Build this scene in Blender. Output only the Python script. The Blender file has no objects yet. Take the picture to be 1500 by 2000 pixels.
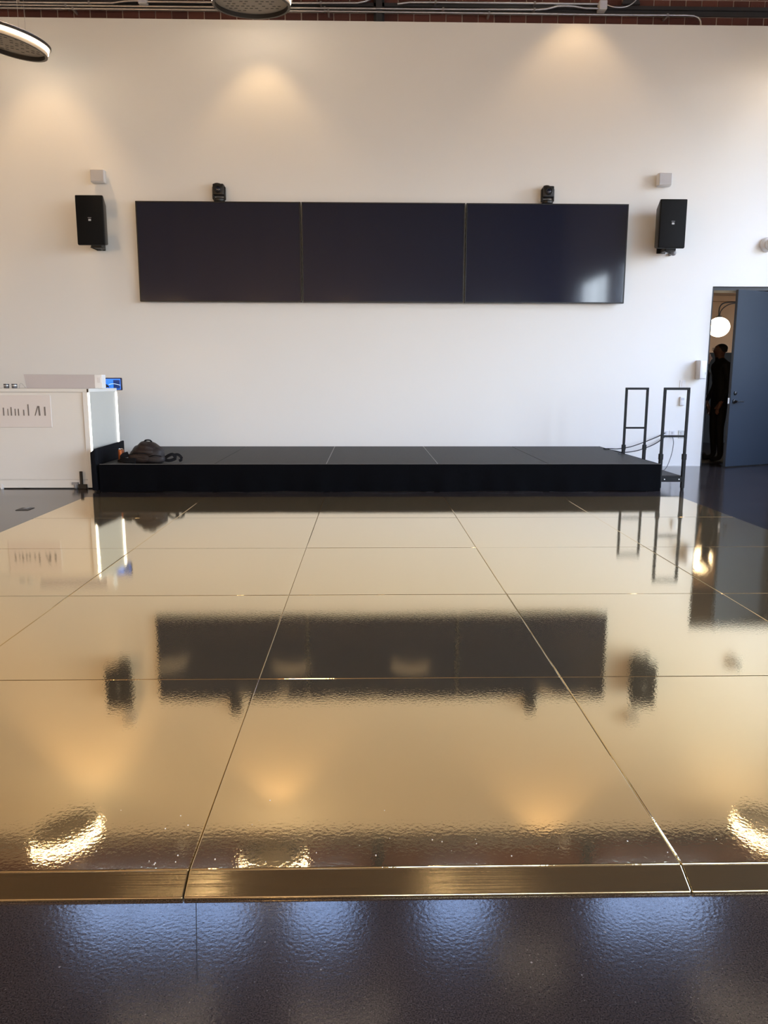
import bpy, bmesh, math, random
from mathutils import Vector, Matrix

random.seed(7)
C = bpy.context.scene.collection
SC = bpy.context.scene
PI = math.pi

# ------------------------------------------------------------------ camera
CAM_H = 1.2215
pitch, yaw, roll = .170514, .0214487, .00181967
fw = Vector((math.sin(yaw)*math.cos(pitch), math.cos(yaw)*math.cos(pitch), -math.sin(pitch)))
rt = Vector((math.cos(yaw), -math.sin(yaw), 0))
up = rt.cross(fw)
r2 = math.cos(roll)*rt + math.sin(roll)*up
u2 = -math.sin(roll)*rt + math.cos(roll)*up
cam = bpy.data.cameras.new('camera')
cam.sensor_fit = 'VERTICAL'; cam.sensor_height = 36; cam.sensor_width = 27
cam.lens = 1501.547/2000*36
cam.clip_start = .05; cam.clip_end = 200
camo = bpy.data.objects.new('camera', cam); C.objects.link(camo)
M = Matrix.Identity(4)
for i in range(3):
    M[i][0] = r2[i]; M[i][1] = u2[i]; M[i][2] = -fw[i]
M[2][3] = CAM_H
camo.matrix_world = M
SC.camera = camo

# ------------------------------------------------------------------ world, exposure
W = bpy.data.worlds.new('world'); SC.world = W; W.use_nodes = True
nt = W.node_tree; nt.nodes.clear()
wo = nt.nodes.new('ShaderNodeOutputWorld'); wb = nt.nodes.new('ShaderNodeBackground')
# pale open sky above, duller street below the horizon
wg = nt.nodes.new('ShaderNodeTexCoord'); wsx = nt.nodes.new('ShaderNodeSeparateXYZ'); wr = nt.nodes.new('ShaderNodeValToRGB')
wr.color_ramp.elements[0].position = .46; wr.color_ramp.elements[0].color = (.20, .19, .18, 1)
wr.color_ramp.elements[1].position = .56; wr.color_ramp.elements[1].color = (.78, .89, 1.0, 1)
we = wr.color_ramp.elements.new(.80); we.color = (.36, .55, 1.0, 1)
wmr = nt.nodes.new('ShaderNodeMapRange'); wmr.inputs[1].default_value = -1; wmr.inputs[2].default_value = 1
nt.links.new(wg.outputs['Generated'], wsx.inputs[0]); nt.links.new(wsx.outputs[2], wmr.inputs[0])
nt.links.new(wmr.outputs[0], wr.inputs[0]); nt.links.new(wr.outputs[0], wb.inputs[0])
wb.inputs[1].default_value = 9.0
nt.links.new(wb.outputs[0], wo.inputs[0])
SC.view_settings.view_transform = 'Standard'; SC.view_settings.look = 'None'
SC.view_settings.gamma = 1; SC.view_settings.exposure = 1.22
SC.view_settings.use_curve_mapping = False

def portal(name, loc, rot, sx, sy):
    l = bpy.data.lights.new(name, 'AREA'); l.shape = 'RECTANGLE'; l.size = sx; l.size_y = sy
    l.cycles.is_portal = True
    o = bpy.data.objects.new(name, l); C.objects.link(o); o.location = loc; o.rotation_euler = rot

# window openings: (wall, centre along wall, z centre, width, height)
RX, LX, FY, CZ = 7.4, -9.0, -8.5, 9.2           # right wall, left wall, wall behind the camera, ceiling
RIGHT_WIN = [(-4.6, 2.45, 3.6, 4.3), (-.2, 2.45, 3.2, 4.3), (4.2, 2.45, 2.8, 4.3), (8.6, 3.35, 2.3, 3.7)]
FRONT_WIN = [(1.5, 2.1, 2.4, 3.0), (5.2, 2.1, 2.4, 3.0)]
CLER_WIN = [(-3.4, 7.25, 3.0, .9), (-.78, 7.25, 1.1, .9), (1.45, 7.25, 1.1, .9), (4.7, 7.25, 1.95, .9)]
for y, z, w, h in RIGHT_WIN: portal('portal', (RX, y, z), (0, PI/2, 0), h, w)
for x, z, w, h in FRONT_WIN: portal('portal', (x, FY, z), (PI/2, 0, 0), w, h)
for x, z, w, h in CLER_WIN: portal('portal', (x, 11.15, z), (-PI/2, 0, 0), w, h)

# ------------------------------------------------------------------ helpers
WL = {}
def wloc(o): return WL.get(o.name, Vector((0, 0, 0)))

def lk(m, a, b): m.node_tree.links.new(a, b)

def mat(name, col, rough=.5, metal=0., var=.06, scale=8., bump=0., bscale=60., spec=.5, coat=0., emit=None, estr=0., sheen=0., stretch=None):
    m = bpy.data.materials.new(name); m.use_nodes = True
    n = m.node_tree.nodes; p = n['Principled BSDF']
    p.inputs['Roughness'].default_value = rough; p.inputs['Metallic'].default_value = metal
    p.inputs['Specular IOR Level'].default_value = spec
    p.inputs['Coat Weight'].default_value = coat; p.inputs['Sheen Weight'].default_value = sheen
    tc = n.new('ShaderNodeTexCoord'); mp = n.new('ShaderNodeMapping')
    if stretch: mp.inputs['Scale'].default_value = stretch
    lk(m, tc.outputs['Object'], mp.inputs[0])
    nz = n.new('ShaderNodeTexNoise'); nz.inputs['Scale'].default_value = scale; nz.inputs['Detail'].default_value = 5
    lk(m, mp.outputs[0], nz.inputs['Vector'])
    mx = n.new('ShaderNodeMix'); mx.data_type = 'RGBA'
    mx.inputs[6].default_value = (*[c*(1-var) for c in col], 1); mx.inputs[7].default_value = (*[min(1, c*(1+var)) for c in col], 1)
    lk(m, nz.outputs['Fac'], mx.inputs[0]); lk(m, mx.outputs[2], p.inputs['Base Color'])
    if bump:
        nb = n.new('ShaderNodeTexNoise'); nb.inputs['Scale'].default_value = bscale; nb.inputs['Detail'].default_value = 3
        lk(m, mp.outputs[0], nb.inputs['Vector'])
        b = n.new('ShaderNodeBump'); b.inputs['Strength'].default_value = bump; b.inputs['Distance'].default_value = .01
        lk(m, nb.outputs['Fac'], b.inputs['Height']); lk(m, b.outputs[0], p.inputs['Normal'])
    if emit:
        p.inputs['Emission Color'].default_value = (*emit, 1); p.inputs['Emission Strength'].default_value = estr
    return m

class MB:
    def __init__(s): s.bm = bmesh.new()
    def box(s, lo, hi, bev=0., seg=1):
        lo = Vector(lo); hi = Vector(hi)
        mtx = Matrix.Translation((lo+hi)/2) @ Matrix.Diagonal((*(hi-lo), 1))
        r = bmesh.ops.create_cube(s.bm, size=1, matrix=mtx)
        if bev:
            es = list({e for v in r['verts'] for e in v.link_edges})
            bmesh.ops.bevel(s.bm, geom=es, offset=bev, segments=seg, affect='EDGES', profile=.5)
        return s
    def hexa(s, pts, bev=0.):       # 8 points: bottom 4 ccw, top 4 ccw
        v = [s.bm.verts.new(p) for p in pts]
        fs = [(3, 2, 1, 0), (4, 5, 6, 7), (0, 1, 5, 4), (1, 2, 6, 5), (2, 3, 7, 6), (3, 0, 4, 7)]
        for f in fs: s.bm.faces.new([v[i] for i in f])
        if bev:
            es = list({e for q in v for e in q.link_edges})
            bmesh.ops.bevel(s.bm, geom=es, offset=bev, segments=2, affect='EDGES', profile=.5)
        return s
    def prism(s, poly, axis, a, b, bev=0.):   # 2-D polygon extruded along axis
        def P(p, t):
            if axis == 'x': return (t, p[0], p[1])
            if axis == 'y': return (p[0], t, p[1])
            return (p[0], p[1], t)
        v1 = [s.bm.verts.new(P(p, a)) for p in poly]; v2 = [s.bm.verts.new(P(p, b)) for p in poly]
        n = len(poly)
        s.bm.faces.new(v1); s.bm.faces.new(v2[::-1])
        for i in range(n): s.bm.faces.new((v1[i], v2[i], v2[(i+1) % n], v1[(i+1) % n]))
        if bev:
            es = list({e for q in v1+v2 for e in q.link_edges})
            bmesh.ops.bevel(s.bm, geom=es, offset=bev, segments=2, affect='EDGES', profile=.5)
        return s
    def lathe(s, prof, c=(0, 0, 0), n=32, axis='z', closed=False):
        rings = []
        for r, z in prof:
            ring = []
            for i in range(n):
                a = 2*PI*i/n
                p = (r*math.cos(a), r*math.sin(a), z)
                if axis == 'y': p = (p[0], z, p[1])
                if axis == 'x': p = (z, p[0], p[1])
                ring.append(s.bm.verts.new(Vector(p)+Vector(c)))
            rings.append(ring)
        pairs = list(zip(rings, rings[1:]))
        if closed: pairs.append((rings[-1], rings[0]))
        for A, B in pairs:
            for i in range(n):
                s.bm.faces.new((A[i], A[(i+1) % n], B[(i+1) % n], B[i]))
        if not closed:
            if prof[0][0] > 1e-6: s.bm.faces.new(rings[0][::-1])
            if prof[-1][0] > 1e-6: s.bm.faces.new(rings[-1])
        return s
    def tube(s, pts, r, n=8):
        pts = [Vector(p) for p in pts]; rings = []
        ref = None
        for i, p in enumerate(pts):
            t = (pts[min(i+1, len(pts)-1)]-pts[max(i-1, 0)]).normalized()
            if ref is None:
                ref = t.orthogonal().normalized()
            ref = (ref-t*ref.dot(t)).normalized(); b = t.cross(ref)
            rings.append([s.bm.verts.new(p+r*(math.cos(2*PI*k/n)*ref+math.sin(2*PI*k/n)*b)) for k in range(n)])
        for A, B in zip(rings, rings[1:]):
            for i in range(n): s.bm.faces.new((A[i], A[(i+1) % n], B[(i+1) % n], B[i]))
        s.bm.faces.new(rings[0][::-1]); s.bm.faces.new(rings[-1])
        return s
    def strap(s, pts, w, t):        # flat band along points, width along y
        pts = [Vector(p) for p in pts]; R = []
        for i, p in enumerate(pts):
            d = (pts[min(i+1, len(pts)-1)]-pts[max(i-1, 0)]).normalized()
            nn = d.cross(Vector((0, .5, .86))).normalized(); sd = nn.cross(d).normalized()
            R.append([s.bm.verts.new(p+a*sd*w/2+b*nn*t/2) for a, b in ((-1, -1), (1, -1), (1, 1), (-1, 1))])
        for A, B in zip(R, R[1:]):
            for i in range(4): s.bm.faces.new((A[i], A[(i+1) % 4], B[(i+1) % 4], B[i]))
        s.bm.faces.new(R[0][::-1]); s.bm.faces.new(R[-1])
        return s
    def ball(s, c, r, sc=(1, 1, 1), sub=3):
        mtx = Matrix.Translation(c) @ Matrix.Diagonal((sc[0]*r, sc[1]*r, sc[2]*r, 1))
        bmesh.ops.create_icosphere(s.bm, subdivisions=sub, radius=1, matrix=mtx); return s
    def grid(s, f, nu, nv):
        V = [[s.bm.verts.new(f(i/nu, j/nv)) for j in range(nv+1)] for i in range(nu+1)]
        for i in range(nu):
            for j in range(nv): s.bm.faces.new((V[i][j], V[i+1][j], V[i+1][j+1], V[i][j+1]))
        return s
    def build(s, name, m, parent=None, smooth=False, label=None, kind=None):
        off = wloc(parent) if parent is not None else Vector((0, 0, 0))
        bmesh.ops.recalc_face_normals(s.bm, faces=s.bm.faces[:])
        for v in s.bm.verts: v.co -= off
        me = bpy.data.meshes.new(name); s.bm.to_mesh(me); s.bm.free()
        me.materials.append(m)
        if smooth:
            for p in me.polygons: p.use_smooth = True
            try: me.set_sharp_from_angle(angle=math.radians(40))
            except Exception: pass
        o = bpy.data.objects.new(name, me); C.objects.link(o)
        if parent is not None: o.parent = parent
        WL[o.name] = off
        if label: o['label'] = label
        if kind: o['kind'] = kind
        return o

def tag(o, label, cat, group=None):
    o['label'] = label; o['category'] = cat
    if group: o['group'] = group
    return o
def thing(name, loc, label, cat, group=None):
    o = bpy.data.objects.new(name, None); C.objects.link(o); o.location = loc; o.empty_display_size = .1
    WL[o.name] = Vector(loc)
    return tag(o, label, cat, group)
def copy_tree(o, parent=None):
    c = o.copy(); C.objects.link(c)
    if parent is not None: c.parent = parent
    for ch in list(o.children): copy_tree(ch, c)
    return c
def dup(o, loc, label=None, rot=None):
    c = copy_tree(o); c.location = loc; WL[c.name] = Vector(loc)
    if label: c['label'] = label
    if rot: c.rotation_euler = rot
    return c

# ------------------------------------------------------------------ materials
WALL = mat('painted_drywall', (.80, .79, .765), .55, var=.012, scale=1.2, bump=.02, bscale=180)
DARKCEIL = mat('dark_timber', (.09, .066, .05), .7, var=.3, scale=3, stretch=(1, 8, 1))
INK = mat('black_powder_steel', (.006, .0065, .0075), .5, var=.2, spec=.2)
BLK = mat('black_plastic', (.004, .004, .0045), .45, var=.15)
GRILLE = mat('black_speaker_grille', (.002, .002, .0025), .7, spec=.25, var=.2, bump=.4, bscale=400)
WPLAS = mat('white_plastic', (.72, .72, .73), .4, var=.02)
STEEL = mat('dark_painted_steel', (.030, .030, .036), .5, var=.25, scale=4)
GALV = mat('galvanised_conduit', (.62, .62, .64), .32, metal=.85, var=.12, scale=15)
NAVY = mat('navy_black_cloth', (.0010, .0014, .0036), .85, var=.25, scale=14, bump=.35, bscale=9, spec=.2)
COUNTER = mat('white_laminate', (.71, .70, .67), .35, var=.015)
LEDW = mat('white_light_strip', (.9, .9, .9), .4, emit=(1, .97, .9), estr=2.2)
FRAME = mat('dark_window_frame', (.03, .03, .035), .5)

def brick_mat():
    m = mat('red_brick', (.10, .035, .028), .85, var=.25, scale=18, bump=.5, bscale=45)
    n = m.node_tree.nodes; p = n['Principled BSDF']
    oi = n.new('ShaderNodeObjectInfo'); cr = n.new('ShaderNodeValToRGB')
    cr.color_ramp.elements[0].color = (.065, .022, .02, 1); cr.color_ramp.elements[1].color = (.17, .06, .045, 1)
    lk(m, oi.outputs['Random'], cr.inputs[0])
    src = p.inputs['Base Color'].links[0].from_socket
    mx = n.new('ShaderNodeMix'); mx.data_type = 'RGBA'; mx.inputs[0].default_value = .6
    lk(m, src, mx.inputs[6]); lk(m, cr.outputs[0], mx.inputs[7]); lk(m, mx.outputs[2], p.inputs['Base Color'])
    return m
BRICK = brick_mat()
MORTAR = mat('mortar', (.36, .29, .25), .9, var=.2, scale=20, bump=.4)

def concrete_mat():
    m = bpy.data.materials.new('polished_concrete'); m.use_nodes = True
    n = m.node_tree.nodes; p = n['Principled BSDF']
    tc = n.new('ShaderNodeTexCoord')
    n1 = n.new('ShaderNodeTexNoise'); n1.inputs['Scale'].default_value = 1.3; n1.inputs['Detail'].default_value = 8
    lk(m, tc.outputs['Object'], n1.inputs['Vector'])
    cr = n.new('ShaderNodeValToRGB')
    cr.color_ramp.elements[0].position = .3; cr.color_ramp.elements[0].color = (.027, .021, .0195, 1)
    cr.color_ramp.elements[1].position = .75; cr.color_ramp.elements[1].color = (.050, .040, .037, 1)
    lk(m, n1.outputs['Fac'], cr.inputs[0])
    # fine sand grain
    n2 = n.new('ShaderNodeTexNoise'); n2.inputs['Scale'].default_value = 300; n2.inputs['Detail'].default_value = 4
    lk(m, tc.outputs['Object'], n2.inputs['Vector'])
    c2 = n.new('ShaderNodeValToRGB')
    c2.color_ramp.elements[0].position = .38; c2.color_ramp.elements[0].color = (.5, .5, .5, 1)
    c2.color_ramp.elements[1].position = .66; c2.color_ramp.elements[1].color = (1.9, 1.8, 1.75, 1)
    lk(m, n2.outputs['Fac'], c2.inputs[0])
    mu = n.new('ShaderNodeMix'); mu.data_type = 'RGBA'; mu.blend_type = 'MULTIPLY'; mu.clamp_result = False; mu.inputs[0].default_value = .9
    lk(m, cr.outputs[0], mu.inputs[6]); lk(m, c2.outputs[0], mu.inputs[7])
    # pale aggregate chips in two sizes
    last = mu.outputs[2]
    for sc, th, colr in ((22, .055, (.22, .20, .185, 1)), (60, .09, (.13, .115, .105, 1)), (150, .16, (.09, .08, .072, 1))):
        v = n.new('ShaderNodeTexVoronoi'); v.inputs['Scale'].default_value = sc
        lk(m, tc.outputs['Object'], v.inputs['Vector'])
        lt = n.new('ShaderNodeMath'); lt.operation = 'LESS_THAN'; lt.inputs[1].default_value = th
        lk(m, v.outputs['Distance'], lt.inputs[0])
        sp = n.new('ShaderNodeSeparateColor'); lk(m, v.outputs['Color'], sp.inputs[0])
        gt = n.new('ShaderNodeMath'); gt.operation = 'GREATER_THAN'; gt.inputs[1].default_value = .62
        lk(m, sp.outputs[0], gt.inputs[0])
        an = n.new('ShaderNodeMath'); an.operation = 'MULTIPLY'; lk(m, lt.outputs[0], an.inputs[0]); lk(m, gt.outputs[0], an.inputs[1])
        mm = n.new('ShaderNodeMix'); mm.data_type = 'RGBA'; lk(m, an.outputs[0], mm.inputs[0])
        lk(m, last, mm.inputs[6]); mm.inputs[7].default_value = colr; last = mm.outputs[2]
    lk(m, last, p.inputs['Base Color'])
    p.inputs['Roughness'].default_value = .13; p.inputs['Specular IOR Level'].default_value = .42
    nb = n.new('ShaderNodeTexNoise'); nb.inputs['Scale'].default_value = 110; nb.inputs['Detail'].default_value = 2
    lk(m, tc.outputs['Object'], nb.inputs['Vector'])
    b = n.new('ShaderNodeBump'); b.inputs['Strength'].default_value = .10; b.inputs['Distance'].default_value = .002
    lk(m, nb.outputs['Fac'], b.inputs['Height']); lk(m, b.outputs[0], p.inputs['Normal'])
    return m
CONC = concrete_mat()

def gold_mat(name, ramp=False):
    m = bpy.data.materials.new(name); m.use_nodes = True
    n = m.node_tree.nodes; p = n['Principled BSDF']; out = n['Material Output']
    tc = n.new('ShaderNodeTexCoord')
    p.inputs['Metallic'].default_value = 1
    p.inputs['Base Color'].default_value = (.92, .735, .42, 1)
    p.inputs['Roughness'].default_value = .04
    # orange-peel of the foil and slow waves of the boards under it
    h = n.new('ShaderNodeTexNoise'); h.inputs['Scale'].default_value = 85; h.inputs['Detail'].default_value = 2
    w = n.new('ShaderNodeTexNoise'); w.inputs['Scale'].default_value = 2.2; w.inputs['Detail'].default_value = 1
    oi = n.new('ShaderNodeObjectInfo')
    ad = n.new('ShaderNodeVectorMath'); ad.operation = 'ADD'
    cx = n.new('ShaderNodeCombineXYZ'); ml = n.new('ShaderNodeMath'); ml.operation = 'MULTIPLY'; ml.inputs[1].default_value = 37
    lk(m, oi.outputs['Random'], ml.inputs[0]); lk(m, ml.outputs[0], cx.inputs[0]); lk(m, ml.outputs[0], cx.inputs[1])
    lk(m, tc.outputs['Object'], ad.inputs[0]); lk(m, cx.outputs[0], ad.inputs[1])
    lk(m, ad.outputs[0], h.inputs['Vector']); lk(m, ad.outputs[0], w.inputs['Vector'])
    b1 = n.new('ShaderNodeBump'); b1.inputs['Strength'].default_value = .035; b1.inputs['Distance'].default_value = .003
    b2 = n.new('ShaderNodeBump'); b2.inputs['Strength'].default_value = .02; b2.inputs['Distance'].default_value = .02
    lk(m, h.outputs['Fac'], b1.inputs['Height']); lk(m, w.outputs['Fac'], b2.inputs['Height']); lk(m, b1.outputs[0], b2.inputs['Normal'])
    lk(m, b2.outputs[0], p.inputs['Normal'])
    if ramp:        # brushed, scratched along its length
        mp = n.new('ShaderNodeMapping'); mp.inputs['Scale'].default_value = (1.5, 260, 260)
        lk(m, tc.outputs['Object'], mp.inputs[0])
        s = n.new('ShaderNodeTexNoise'); s.inputs['Scale'].default_value = 1; s.inputs['Detail'].default_value = 3
        lk(m, mp.outputs[0], s.inputs['Vector'])
        b1.inputs['Strength'].default_value = .10; lk(m, s.outputs['Fac'], b1.inputs['Height'])
        p.inputs['Roughness'].default_value = .12
    haze = n.new('ShaderNodeBsdfPrincipled'); haze.inputs['Metallic'].default_value = 1
    haze.inputs['Base Color'].default_value = (.80, .60, .33, 1); haze.inputs['Roughness'].default_value = .55
    mx = n.new('ShaderNodeMixShader'); mx.inputs[0].default_value = .09
    lk(m, p.outputs[0], mx.inputs[1]); lk(m, haze.outputs[0], mx.inputs[2]); lk(m, mx.outputs[0], out.inputs[0])
    return m
GOLD = gold_mat('gold_mirror_vinyl'); GOLDR = gold_mat('gold_mirror_ramp', True)

def pane_mat():
    m = bpy.data.materials.new('window_glass'); m.use_nodes = True; n = m.node_tree.nodes
    n.remove(n['Principled BSDF']); out = n['Material Output']
    t = n.new('ShaderNodeBsdfTransparent'); g = n.new('ShaderNodeBsdfGlossy'); g.inputs['Roughness'].default_value = .02
    mx = n.new('ShaderNodeMixShader'); mx.inputs[0].default_value = .07
    lk(m, t.outputs[0], mx.inputs[1]); lk(m, g.outputs[0], mx.inputs[2]); lk(m, mx.outputs[0], out.inputs[0])
    return m
GLASS = pane_mat()

# ------------------------------------------------------------------ setting
YW = 10.95                      # face of the white stage wall
DX0, DX1, DZ = 4.795, 6.12, 2.505
def struct(o): o['kind'] = 'structure'; return o
FLOOR = struct(MB().box((LX-.3, FY-.3, -.2), (9.5, 16.3, 0)).build('floor', CONC))
struct(MB().box((LX-.3, FY-.3, CZ), (RX+.3, 11.6, CZ+.2)).build('ceiling', DARKCEIL))
b = MB()
WT = 5.818
b.box((LX, YW, 0), (DX0, YW+.35, 5.70)); b.box((DX0, YW, DZ), (DX1, YW+.35, 5.70)); b.box((DX1, YW, 0), (RX, YW+.35, 5.70))
b.box((LX, YW, 5.70), (RX, YW+.13, WT))
struct(b.build('wall_back', WALL))
struct(MB().box((3.33, YW-.006, 0), (DX0-.01, YW, .022)).build('baseboard_back', WALL))

def wall_with_holes(u0, u1, z0, z1, holes):          # solid rectangles (u0,u1,z0,z1) left around the openings
    rects = []; us = u0
    for h in sorted(holes):
        a, b_, c, d = h[0]-h[2]/2, h[0]+h[2]/2, h[1]-h[3]/2, h[1]+h[3]/2
        rects += [(us, a, z0, z1), (a, b_, z0, c), (a, b_, d, z1)]; us = b_
    rects.append((us, u1, z0, z1))
    return [r for r in rects if r[1]-r[0] > 1e-4 and r[3]-r[2] > 1e-4]

b = MB()
for u0, u1, z0, z1 in wall_with_holes(FY-.3, 11.6, 0, CZ, RIGHT_WIN): b.box((RX, u0, z0), (RX+.3, u1, z1))
struct(b.build('wall_right', WALL))
b = MB()
for u0, u1, z0, z1 in wall_with_holes(LX, RX, 0, CZ, FRONT_WIN): b.box((u0, FY-.3, z0), (u1, FY, z1))
struct(b.build('wall_front', mat('rear_wall_paint', (.55, .46, .37), .7)))
struct(MB().box((LX-.3, FY-.3, 0), (LX, 11.6, CZ)).build('wall_left', mat('left_wall_paint', (.72, .60, .46), .7)))
b = MB()
YB = 11.15
for u0, u1, z0, z1 in wall_with_holes(LX, RX, 5.70, CZ, CLER_WIN): b.box((u0, YB, z0), (u1, YB+.35, z1))
wup = struct(b.build('wall_upper', MORTAR))

def window(i, axis, u, z, w, h, at, nu, nv):
    f = MB(); t = .06; d = .08
    def B(m, a0, a1, b0, b1, d0, d1):
        if axis == 'x': m.box((at+d0, a0, b0), (at+d1, a1, b1))
        else: m.box((a0, at+d0, b0), (a1, at+d1, b1))
    u0, u1, z0, z1 = u-w/2, u+w/2, z-h/2, z+h/2
    B(f, u0, u1, z0, z0+t, 0, d); B(f, u0, u1, z1-t, z1, 0, d); B(f, u0, u0+t, z0+t, z1-t, 0, d); B(f, u1-t, u1, z0+t, z1-t, 0, d)
    o = struct(f.build('window_%d' % i, FRAME))
    for k in range(1, nu):
        m = MB(); c = u0+w*k/nu; B(m, c-.02, c+.02, z0+t, z1-t, .02, .06); m.build('mullion', FRAME, o)
    for k in range(1, nv):
        m = MB(); c = z0+h*k/nv; B(m, u0+t, u1-t, c-.015, c+.015, .025, .055); m.build('glazing_bar', FRAME, o)
    m = MB(); B(m, u0+t*.5, u1-t*.5, z0+t*.5, z1-t*.5, .037, .043); m.build('pane', GLASS, o)
i = 1
for x, z, w, h in CLER_WIN: window(i, 'y', x, z, w, h, YB+.12, max(1, round(w/1.0)), 1); i += 1
for y, z, w, h in RIGHT_WIN: window(i, 'x', y, z, w, h, RX+.12, 3, 3); i += 1
for x, z, w, h in FRONT_WIN: window(i, 'y', x, z, w, h, FY-.2, 2, 3); i += 1

# bricks of the upper wall: the courses in view one by one, the rest joined
BWD, BHT, PX, PZ = .200, .088, .213, .102
bm0 = MB().box((0, 0, 0), (BWD, .02, BHT), .004)
brick0 = bm0.build('brick', BRICK, wup)
first = True; Z00 = 6.109-PZ*4
for rws in range(2, 7):
    z = Z00+rws*PZ
    xs = 3.508-PX*39.5+(PX/2 if rws % 2 else 0)
    for k in range(52):
        o = brick0 if first else brick0.copy()
        if not first: C.objects.link(o)
        first = False
        o.location = (xs+k*PX+random.uniform(-.003, .003), YB-.009+random.uniform(-.003, .003), z+random.uniform(-.002, .002))
rest = MB()
for rws in range(7, 29):
    z = Z00+rws*PZ
    k = 0
    x = LX+(PX/2 if rws % 2 else 0)
    while x+BWD < RX:
        if not any(abs(x+BWD/2-c[0]) < c[2]/2+BWD/2+.01 and abs(z+BHT/2-c[1]) < c[3]/2+BHT/2 for c in CLER_WIN):
            rest.box((x, YB-.010, z), (x+BWD, YB+.005, z+BHT))
        x += PX
rest.build('brick_field', BRICK, wup, kind='stuff')

# steel channel, shelf angle and posts in front of the bricks
struct(MB().box((LX, YB-.07, 6.055), (RX, YB-.015, 6.098)).box((LX, YB-.035, 5.995), (RX, YB-.02, 6.055)).build('trim_1', STEEL))
struct(MB().box((.12, YB-.14, 5.82), (.20, YB-.07, 6.9)).box((.09, YB-.07, 5.82), (.23, YB-.06, 6.9)).build('trim_2', STEEL))
struct(MB().prism([(3.36, 6.10), (3.60, 6.10), (3.55, 6.20), (3.50, 6.9), (3.44, 6.9), (3.40, 6.20)], 'y', YB-.12, YB-.075).build('trim_3', STEEL))

# roof trusses / joists under the ceiling
for k, y in enumerate((-5, -1, 3, 7)):
    struct(MB().box((LX, y-.1, CZ-.35), (RX, y+.1, CZ)).build('trim_%d' % (4+k), STEEL))

# ------------------------------------------------------------------ the room beyond the door
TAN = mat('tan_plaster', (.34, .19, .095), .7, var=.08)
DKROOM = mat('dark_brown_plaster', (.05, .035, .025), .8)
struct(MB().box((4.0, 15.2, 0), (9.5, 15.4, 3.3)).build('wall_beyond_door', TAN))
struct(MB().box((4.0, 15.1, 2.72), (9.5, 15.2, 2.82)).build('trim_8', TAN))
struct(MB().box((4.0, 15.12, 0), (9.3, 15.2, 1.75)).build('trim_10', mat('black_shade_panel', (.006, .005, .004), .7, spec=.2)))  # black panel put in for the shade on the unlit lower wall
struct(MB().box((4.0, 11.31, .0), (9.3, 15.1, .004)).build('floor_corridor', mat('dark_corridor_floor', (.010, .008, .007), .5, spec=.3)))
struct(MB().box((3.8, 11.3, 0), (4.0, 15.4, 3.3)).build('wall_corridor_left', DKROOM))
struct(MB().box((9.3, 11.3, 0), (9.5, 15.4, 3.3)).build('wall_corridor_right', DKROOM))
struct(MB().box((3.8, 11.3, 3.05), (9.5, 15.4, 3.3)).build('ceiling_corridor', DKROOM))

# ------------------------------------------------------------------ door
DOORM = mat('slate_blue_door_paint', (.030, .040, .054), .55, var=.05, scale=3, spec=.2)
DFR = mat('dark_door_frame', (.022, .024, .028), .5)
fr = MB().box((DX0, YW+.03, DZ-.05), (DX1, YW+.33, DZ)).box((DX0, YW+.03, 0), (DX0+.03, YW+.33, DZ-.05)).box((DX1-.04, YW+.03, 0), (DX1, YW+.33, DZ-.05)).build('trim_9', DFR)
struct(fr)
hinge = Vector((6.08, 11.22, 0)); free = Vector((5.075, 10.76, 0))
dv = (free-hinge); DL = dv.length; dv.normalize(); dn = Vector((dv.y, -dv.x, 0))
if dn.y > 0: dn = -dn                       # towards the camera
def DP(u, n, z): return hinge+dv*u+dn*n+Vector((0, 0, z))
def dbox(m, u0, u1, n0, n1, z0, z1, bev=0.):
    P = [DP(u0, n0, z0), DP(u1, n0, z0), DP(u1, n1, z0), DP(u0, n1, z0)]
    return m.hexa(P+[p+Vector((0, 0, z1-z0)) for p in P], bev)
door = struct(dbox(MB(), 0, DL, -.045, 0, .012, 2.445, .003).build('door_1', DOORM))
edge = dbox(MB(), DL, DL+.004, -.040, -.004, .02, 2.44).build('door_edge', DFR, door)
hz = .928
h = MB()
def ring_at(m, u, z, prof):                 # small lathe along the door normal
    rings = []
    for r, d in prof:
        rings.append([m.bm.verts.new(DP(u+r*math.cos(2*PI*k/16), d, z+r*math.sin(2*PI*k/16))) for k in range(16)])
    for A, B in zip(rings, rings[1:]):
        for k in range(16): m.bm.faces.new((A[k], A[(k+1) % 16], B[(k+1) % 16], B[k]))
    m.bm.faces.new(rings[-1]); return m
ring_at(h, DL-.075, hz, [(.032, 0), (.032, .012), (.018, .016), (.014, .05), (.014, .062)])
hd = h.build('door_handle', BLK, door, True)
MB().tube([DP(DL-.075, .052, hz), DP(DL-.11, .056, hz+.002), DP(DL-.16, .056, hz), DP(DL-.205, .05, hz-.002)], .009).build('lever', BLK, hd, True)
ring_at(MB(), DL-.085, hz+.115, [(.027, 0), (.027, .012), (.02, .016), (.012, .018)]).build('deadbolt', BLK, door, True)
CHROME = mat('satin_chrome', (.75, .75, .76), .25, metal=1)
dbox(MB(), DL+.003, DL+.008, -.036, -.01, hz-.03, hz+.05).build('latch_plate', CHROME, door, label='bright metal latch plate')

# ------------------------------------------------------------------ gold floor
X0, Y0, G, GT = -2.87877, 1.72245, 1.2192, .035
df = thing('dance_floor', (X0+2.5*G, Y0+2.5*G, 0), 'gold mirror dance floor of square panels laid on the concrete', 'dance floor')
g = .0007
p0 = MB().box((X0+g, Y0+g, 0), (X0+G-g, Y0+G-g, GT), .0035, 2)
panel = p0.build('floor_panel', GOLD, df)
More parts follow.
